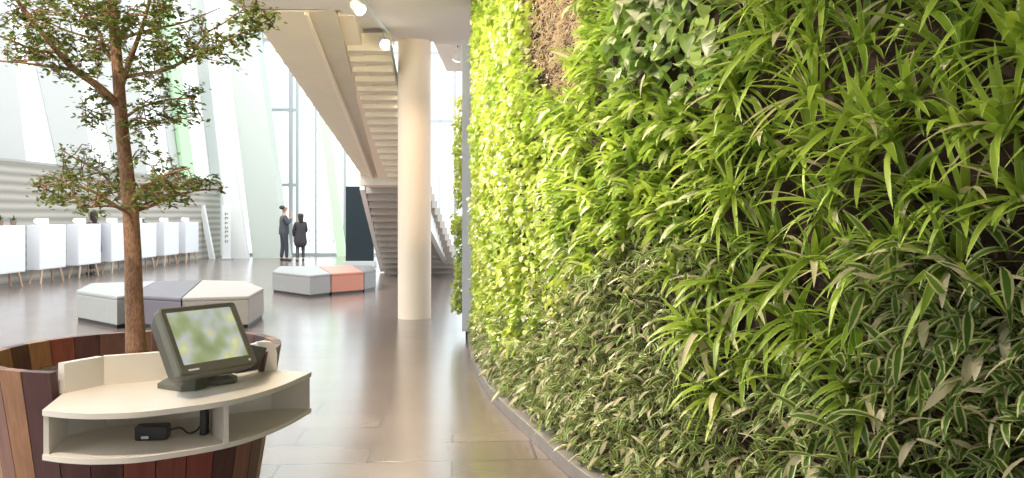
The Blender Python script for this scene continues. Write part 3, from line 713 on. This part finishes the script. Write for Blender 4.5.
def proto(kind, seed):
    rng = random.Random(seed*31+len(kind)); mb = MB()
    if kind == 'spider':
        for i in range(32):
            az = rng.uniform(-2.0, 2.0); el = rng.uniform(-.5, 1.5)
            d = (math.sin(az)*math.cos(el), math.cos(az)*math.cos(el)+.15, math.sin(el))
            leaf(mb, (rng.uniform(-.015, .015), rng.uniform(.02, .08), rng.uniform(-.015, .025)), d, rng.uniform(.13, .28), rng.uniform(.015, .028), rng.uniform(.2, 1.7), 6, strap, rng, curl=.5)
    elif kind == 'lance':
        for i in range(38):
            a = rng.uniform(0, 6.28); r = .10*math.sqrt(rng.random())
            az = rng.uniform(-1.8, 1.8); el = rng.uniform(-.6, 1.1)
            d = (math.sin(az)*math.cos(el), math.cos(az)*math.cos(el)+.1, math.sin(el))
            leaf(mb, (r*math.cos(a), rng.uniform(0, .11), r*math.sin(a)), d, rng.uniform(.07, .125), rng.uniform(.014, .024), rng.uniform(.0, 1.9), 5, lance, rng, curl=1.4)
    elif kind == 'broad':
        for i in range(36):
            a = rng.uniform(0, 6.28); r = .09*math.sqrt(rng.random())
            az = rng.uniform(-1.6, 1.6); el = rng.uniform(-.4, 1.1)
            d = (math.sin(az)*math.cos(el), math.cos(az)*math.cos(el)+.1, math.sin(el))
            leaf(mb, (r*math.cos(a), rng.uniform(0, .09), r*math.sin(a)), d, rng.uniform(.11, .19), rng.uniform(.022, .036), rng.uniform(.2, 1.8), 5, lance, rng, curl=.7)
    elif kind in ('round', 'heart'):
        big = 1.0 if kind == 'round' else 1.45
        for i in range(52 if kind == 'round' else 30):
            a = rng.uniform(0, 6.28); r = .125*math.sqrt(rng.random())
            az = rng.uniform(-1.6, 1.6); el = rng.uniform(-.9, .5)
            d = (math.sin(az)*math.cos(el), math.cos(az)*math.cos(el)*.7+.1, math.sin(el)-.2)
            leaf(mb, (r*math.cos(a), rng.uniform(.01, .14), r*math.sin(a)), d, rng.uniform(.045, .075)*big, rng.uniform(.032, .05)*big, rng.uniform(.5, 1.6), 4, heart, rng, fold=.15, curl=.3)
    else:
        for i in range(90):
            a = rng.uniform(0, 6.28); r = .13*math.sqrt(rng.random()); az = rng.uniform(-1.5, 1.5); el = rng.uniform(-.9, .9)
            d = (math.sin(az)*math.cos(el), math.cos(az)*math.cos(el), math.sin(el))
            leaf(mb, (r*math.cos(a), rng.uniform(0, .05), r*math.sin(a)), d, rng.uniform(.03, .07), rng.uniform(.006, .012), 1.2, 3, strap, rng)
    return mb.mesh(kind+'_plant', [LM[kind]], 'all')
PN = {'spider': ('spider_plant', 'spider plant with arching leaves'), 'lance': ('striped_foliage_plant', 'cream-striped small-leaved plant'),
      'broad': ('lance_leaf_plant', 'glossy lance-leaved plant'), 'round': ('creeping_fig', 'creeping yellow-green plant'),
      'heart': ('heart_leaf_vine', 'pale heart-leaved vine'), 'dry': ('dry_moss_plant', 'dried tan plant')}
protos = {k: [proto(k, i) for i in range(6)] for k in PN}
# arc-length table of the wall front
cum = [0]
for a, b in zip(front, front[1:]): cum.append(cum[-1]+math.hypot(b[0]-a[0], b[1]-a[1]))
def on_wall(s):
    for i in range(len(cum)-1):
        if s <= cum[i+1]:
            t = (s-cum[i])/(cum[i+1]-cum[i]); a, b = Vector(front[i]), Vector(front[i+1]); d = (b-a).normalized()
            return a.lerp(b, t), Vector((d.y, -d.x))
    return None
rng = random.Random(5)
pitch = {'spider': .172, 'lance': .124, 'broad': .150, 'round': .168, 'heart': .15, 'dry': .15}
placed = []; counts = {}
def kind_at(px, py):
    j = rng.uniform(-22, 22); jy = rng.uniform(-18, 18)
    if 526+rng.uniform(-5, 5) < px < 578 and py < 95 and rng.random() < .9: return 'dry'
    if px < 556+j and py < 330+jy: return 'round'
    if 628+j < px < 752+j and py < 100+jy: return 'heart'
    if py > 262+jy and px > 868+j: return 'lance'
    if px > 700+j*1.4 and py < 400+jy: return 'spider'
    if py > 250+(640-px)*.15+jy*1.6: return 'lance'
    return 'broad'
cand = []
tot = cum[-1]
# dart throwing on the wall face with a spacing per kind
for _ in range(60000):
    s = rng.uniform(0.02, tot-.2); z = rng.uniform(.14, 3.86)
    q, nn = on_wall(s)
    if q.y < 1.7: continue
    sx = 512+F*(q.x+nn.x*.12)/(q.y+nn.y*.12); sy = HOR-F*(z-CAMH)/q.y
    if sx > 1110 or sy < -70 or sy > 540 or sx < 430: continue
    cand.append((s, z, sx, sy, q, nn))
grid = {}
for s, z, sx, sy, q, nn in cand:
    k = kind_at(sx, sy); pr = pitch[k]; gx, gz = int(s/.2), int(z/.2); ok = True
    for i in range(gx-1, gx+2):
        for j in range(gz-1, gz+2):
            for (s2, z2, p2) in grid.get((i, j), ()):
                if (s-s2)**2+(z-z2)**2 < (min(pr, p2)*.93)**2: ok = False; break
            if not ok: break
        if not ok: break
    if not ok: continue
    grid.setdefault((gx, gz), []).append((s, z, pr)); placed.append((k, q, nn, z, sx, sy))
def zone(q, z):
    h = 'just above the kerb' if z < .45 else 'at knee height' if z < .75 else 'at waist height' if z < 1.1 else 'at chest height' if z < 1.45 else 'at eye height' if z < 1.8 else 'overhead' if z < 2.2 else 'high up' if z < 2.65 else 'very high up'
    if z > 3.1: h = 'under the ceiling'
    d = 'beside the metal end panel' if q.y > 8.6 else 'on the far stretch' if q.y > 7.1 else 'just beyond the middle' if q.y > 6 else 'at the middle' if q.y > 5.0 else 'just before the middle' if q.y > 4.1 else 'on the near stretch' if q.y > 3.2 else 'at the nearest end'
    return h, d
tally = {}
placed.sort(key=lambda a: -((a[5]-200)**2*0+a[1].y))
near_first = sorted(placed, key=lambda a: a[1].y)
extra = []
for k, q, nn, z, sx, sy in near_first:
    tally[k] = tally.get(k, 0)+1
    if tally[k] > 300: extra.append((k, q, nn, z)); continue
    me = rng.choice(protos[k]); o = bpy.data.objects.new(PN[k][0], me); C.objects.link(o)
    h, d = zone(q, z)
    dep = rng.uniform(-.01, .05)
    o.location = (q.x+nn.x*dep, q.y+nn.y*dep, z); o.rotation_euler = (rng.uniform(-.25, .15), rng.uniform(-.35, .35), math.atan2(nn.y, nn.x)-math.pi/2+rng.uniform(-.25, .25))
    sc = rng.uniform(.85, 1.2)*(1.12 if k == 'spider' and q.y < 3.4 else 1.42 if k == 'lance' and q.y < 3.1 else 1); o.scale = (sc*rng.choice((-1, 1)), sc, sc)
    gname = '%s %s %s of the plant wall' % (PN[k][1], h, d)
    tag(o, '%s %s %s of the plant wall' % (PN[k][1], h, d), 'plant', gname)
print('PLANTS', tally, 'extra', len(extra), 'cand', len(cand))
for k in set(e_[0] for e_ in extra):
    mb = MB(); first = None
    for kk, q, nn, z in extra:
        if kk != k: continue
        first = first or Vector((q.x, q.y, 0)); me = rng.choice(protos[k]); b = len(mb.v)
        Mx = Matrix.Translation((q.x, q.y, z)) @ Matrix.Rotation(math.atan2(nn.y, nn.x)-math.pi/2+rng.uniform(-.25, .25), 4, 'Z') @ Matrix.Rotation(rng.uniform(-.3, .3), 4, 'Y')
        mb.v += [tuple(Mx @ v.co) for v in me.vertices]; rl = me.uv_layers['rnd'].data; ul = me.uv_layers['UVMap'].data
        for pl in me.polygons:
            li = pl.loop_start; mb.face([b+v for v in pl.vertices], 0, [tuple(ul[li+i].uv) for i in range(pl.loop_total)], tuple(rl[li].uv))
    me2 = mb.mesh(PN[k][0]+'_mass', [LM[k]], 'all', first); o = bpy.data.objects.new('foliage', me2); o.location = first; C.objects.link(o)
    tag(o, 'mass of %ss filling the farthest stretch of the plant wall' % PN[k][1], 'foliage', kind='stuff')
# plants of the wall's other face, peeping out beyond the metal end panel
for i in range(34):
    z = .25+rng.random()*2.65; y = 10.12+rng.random()*.9
    o = bpy.data.objects.new('creeping_fig', rng.choice(protos['round'])); C.objects.link(o)
    o.location = (-.575-.0*(y-10), y, z); o.rotation_euler = (0, rng.uniform(-.5, .5), math.pi/2+rng.uniform(-.3, .3)); sc = rng.uniform(.8, 1.05); o.scale = (sc, sc, sc)
    tag(o, 'creeping small-leaved plant peeping out behind the metal end panel', 'plant', 'plants on the rear face beyond the metal end panel')
g = MB(); g.prism([(-.55, 10.07), (-.30, 10.07), (-.25, 11.3), (-.55, 11.3)], 0, 3.2); struct(g.build('wall_far_rear', backm))

# ------------------------------------------------------------------ tree in the tub
tr = empty('tree', (P(138, 352, 2.9).x, 2.9, .91), 'slender small-leaved indoor tree growing from the wooden tub', 'tree')
trunkpts = [P(138, 362, 2.9), P(136, 345, 2.9), P(134, 300, 2.9), P(133, 255, 2.9), P(131, 215, 2.9), P(127, 175, 2.9), P(123, 140, 2.9), P(120, 100, 2.9), P(117, 60, 2.9), P(113, 20, 2.9), P(110, -30, 2.9), P(106, -90, 2.92), P(104, -150, 2.95)]
trunkrad = [.040, .033, .030, .028, .0265, .0235, .0225, .020, .0185, .016, .012, .007, .004]
barkm = bpy.data.materials.new('reddish_bark'); barkm.use_nodes = True; nt = barkm.node_tree; b = nt.nodes['Principled BSDF']
tc = nt.nodes.new('ShaderNodeTexCoord'); mp = nt.nodes.new('ShaderNodeMapping'); mp.inputs['Scale'].default_value = (40, 40, 14); nz = nt.nodes.new('ShaderNodeTexNoise'); nz.inputs['Detail'].default_value = 6
nt.links.new(tc.outputs['Object'], mp.inputs[0]); nt.links.new(mp.outputs[0], nz.inputs[0]); rp = nt.nodes.new('ShaderNodeValToRGB')
rp.color_ramp.elements[0].position = .35; rp.color_ramp.elements[1].position = .65; rp.color_ramp.elements[0].color = (.28, .14, .075, 1); rp.color_ramp.elements[1].color = (.50, .29, .17, 1)
nt.links.new(nz.outputs[0], rp.inputs[0]); nt.links.new(rp.outputs[0], b.inputs['Base Color']); b.inputs['Roughness'].default_value = .85
bp = nt.nodes.new('ShaderNodeBump'); bp.inputs['Strength'].default_value = .6; bp.inputs['Distance'].default_value = .005; nt.links.new(nz.outputs[0], bp.inputs['Height']); nt.links.new(bp.outputs[0], b.inputs['Normal'])
rt = random.Random(21)
g = MB(); g.tube(trunkpts, trunkrad, 14)
g.build('trunk', barkm, tr, smooth='all')
def bez(pix, D):
    pts = [P(x, y, D_) for (x, y), D_ in zip(pix, D)]
    return spline([tuple(p) for p in pts], 5)
br = MB(); skel = []
def limb(pix, D, r0, r1):
    pts = bez(pix, D); n = len(pts); br.tube(pts, [r0+(r1-r0)*i/(n-1) for i in range(n)], 7)
    for i, p in enumerate(pts):
        if i > 3: skel.append(Vector(p))
limb([(121, 108), (100, 88), (75, 70), (58, 52), (40, 30), (12, -6)], [2.9, 2.85, 2.8, 2.75, 2.7, 2.65], .015, .006)
limb([(75, 70), (45, 66), (15, 62), (-20, 60)], [2.8, 2.75, 2.7, 2.7], .006, .002)
limb([(58, 52), (35, 50), (5, 38), (-20, 30)], [2.75, 2.7, 2.6, 2.6], .006, .002)
limb([(122, 84), (132, 55), (143, 25), (152, -10)], [2.9, 2.86, 2.84, 2.8], .011, .005)
limb([(121, 78), (140, 74), (165, 70), (190, 58), (215, 47), (240, 34), (268, 20)], [2.9, 2.88, 2.8, 2.75, 2.7, 2.68, 2.66], .008, .002)
limb([(190, 58), (205, 35), (225, 22), (245, 8)], [2.75, 2.72, 2.7, 2.7], .004, .002)
limb([(119, 66), (105, 50), (98, 30), (75, 8), (60, -20)], [2.9, 2.95, 3.0, 3.02, 3.0], .009, .003)
limb([(116, 50), (90, 38), (60, 28), (30, 10)], [2.9, 3.1, 3.2, 3.25], .007, .002)
limb([(116, 40), (150, 30), (185, 22), (220, 8)], [2.9, 3.05, 3.15, 3.2], .007, .002)
limb([(131, 214), (112, 204), (90, 190), (62, 184), (34, 186)], [2.9, 2.86, 2.82, 2.8, 2.8], .008, .002)
limb([(131, 212), (150, 206), (175, 196), (200, 190), (222, 190)], [2.9, 2.92, 2.95, 2.95, 2.95], .008, .002)
limb([(130, 206), (118, 192), (100, 172), (78, 160), (62, 150)], [2.9, 3.0, 3.08, 3.1, 3.1], .006, .002)
limb([(130, 203), (145, 188), (165, 175), (190, 168)], [2.9, 2.75, 2.65, 2.6], .006, .002)
limb([(131, 216), (120, 208), (105, 206), (80, 208)], [2.9, 2.7, 2.6, 2.5], .006, .002)
limb([(131, 210), (142, 205), (160, 200), (185, 203)], [2.9, 3.1, 3.2, 3.2], .006, .002)
limb([(122, 118), (108, 100), (92, 96), (80, 108)], [2.9, 2.98, 3.0, 3.0], .006, .002)
limb([(122, 120), (140, 108), (165, 100), (195, 98)], [2.9, 2.9, 2.88, 2.85], .006, .002)
limb([(123, 128), (138, 118), (150, 122), (158, 130)], [2.9, 2.8, 2.75, 2.7], .005, .002)
limb([(101, 42), (99, 58), (96, 72)], [2.96, 2.9, 2.85], .004, .002)
clouds = [  # px x0,y0,x1,y1 of leaf clouds, depth range, tips
 (0, -20, 60, 40, 2.5, 3.1, 60), (55, -25, 120, 25, 2.5, 3.2, 90), (95, -25, 175, 30, 2.55, 3.25, 130), (0, 30, 75, 62, 2.55, 3.0, 62), (45, 55, 105, 82, 2.6, 3.0, 38),
 (60, 20, 170, 62, 2.55, 3.2, 120), (120, 55, 175, 92, 2.6, 3.1, 50), (165, 28, 225, 62, 2.6, 2.95, 62), (215, 14, 262, 44, 2.6, 2.8, 34), (222, 40, 250, 66, 2.62, 2.75, 12),
 (150, 8, 205, 30, 2.7, 3.2, 26), (78, 88, 110, 128, 2.85, 3.1, 34), (130, 95, 205, 128, 2.7, 3.0, 56), (184, 84, 206, 104, 2.8, 2.95, 10), (112, 120, 160, 148, 2.7, 3.0, 22),
 (36, 172, 100, 205, 2.6, 3.1, 70), (55, 145, 125, 180, 2.85, 3.2, 48), (95, 175, 175, 208, 2.55, 3.2, 90), (140, 165, 205, 200, 2.6, 3.15, 62), (195, 175, 224, 196, 2.85, 3.0, 12), (135, 150, 175, 170, 2.7, 3.0, 14),
 (75, 200, 115, 214, 2.5, 2.8, 10), (150, 200, 192, 208, 2.9, 3.2, 8), (232, -12, 262, 12, 2.6, 2.9, 14), (250, 10, 284, 28, 2.6, 2.8, 12), (20, 12, 60, 44, 2.55, 2.8, 24)]
lf = MB()
def tree_leaf(p, d, l, w):
    d = d.normalized(); s = d.cross(Vector((rt.uniform(-.4, .4), rt.uniform(-.4, .4), 1))).normalized()*w/2; rn = (rt.random(), rt.random()); b = len(lf.v); dn = Vector((0, 0, -.12*l))
    lf.v += [tuple(p), tuple(p+d*l*.35+s), tuple(p+d*l*.75+s*.8+dn), tuple(p+d*l+dn*1.5), tuple(p+d*l*.75-s*.8+dn), tuple(p+d*l*.35-s)]
    lf.face((b, b+1, b+2, b+3), 0, None, rn); lf.face((b, b+3, b+4, b+5), 0, None, rn)
for x0, y0, x1, y1, D0, D1, n in clouds:
    for _ in range(n):
        while True:
            u, v = rt.uniform(-1, 1), rt.uniform(-1, 1)
            if u*u+v*v < 1.25: break
        tip = P((x0+x1)/2+u*(x1-x0)/2, (y0+y1)/2+v*(y1-y0)/2, rt.uniform(D0, D1))
        near = min(skel, key=lambda q: (q-tip).length+(.12 if q.z > tip.z+.05 else 0))
        mid = near.lerp(tip, .5)+Vector((rt.uniform(-.012, .012), rt.uniform(-.012, .012), rt.uniform(-.002, .02)))
        br.tube([near, mid, tip], [.0022, .0016, .0009], 4)
        skel.append(tip) if rt.random() < .5 else skel.append(mid)
        dirn = (tip-near).normalized() if (tip-near).length > .01 else Vector((1, 0, 0))
        for i in range(rt.randint(10, 15)):
            t = rt.uniform(.45, 1.0); p = near.lerp(tip, t) if t < .8 else tip+Vector((rt.gauss(0, .016), rt.gauss(0, .016), rt.gauss(0, .009)))
            a = rt.uniform(0, 6.28); d = Vector((math.cos(a), math.sin(a), rt.uniform(-.35, .5)))+dirn*.4
            tree_leaf(p, d, rt.uniform(.012, .021), rt.uniform(.008, .013))
br.build('branches', barkm, tr, smooth='all')
treeleaf = leafmat('tree_leaf', (.16, .23, .04), (.50, .58, .15), rough=.5, trans=.45)
lf.build('foliage', treeleaf, tr, smooth='all')
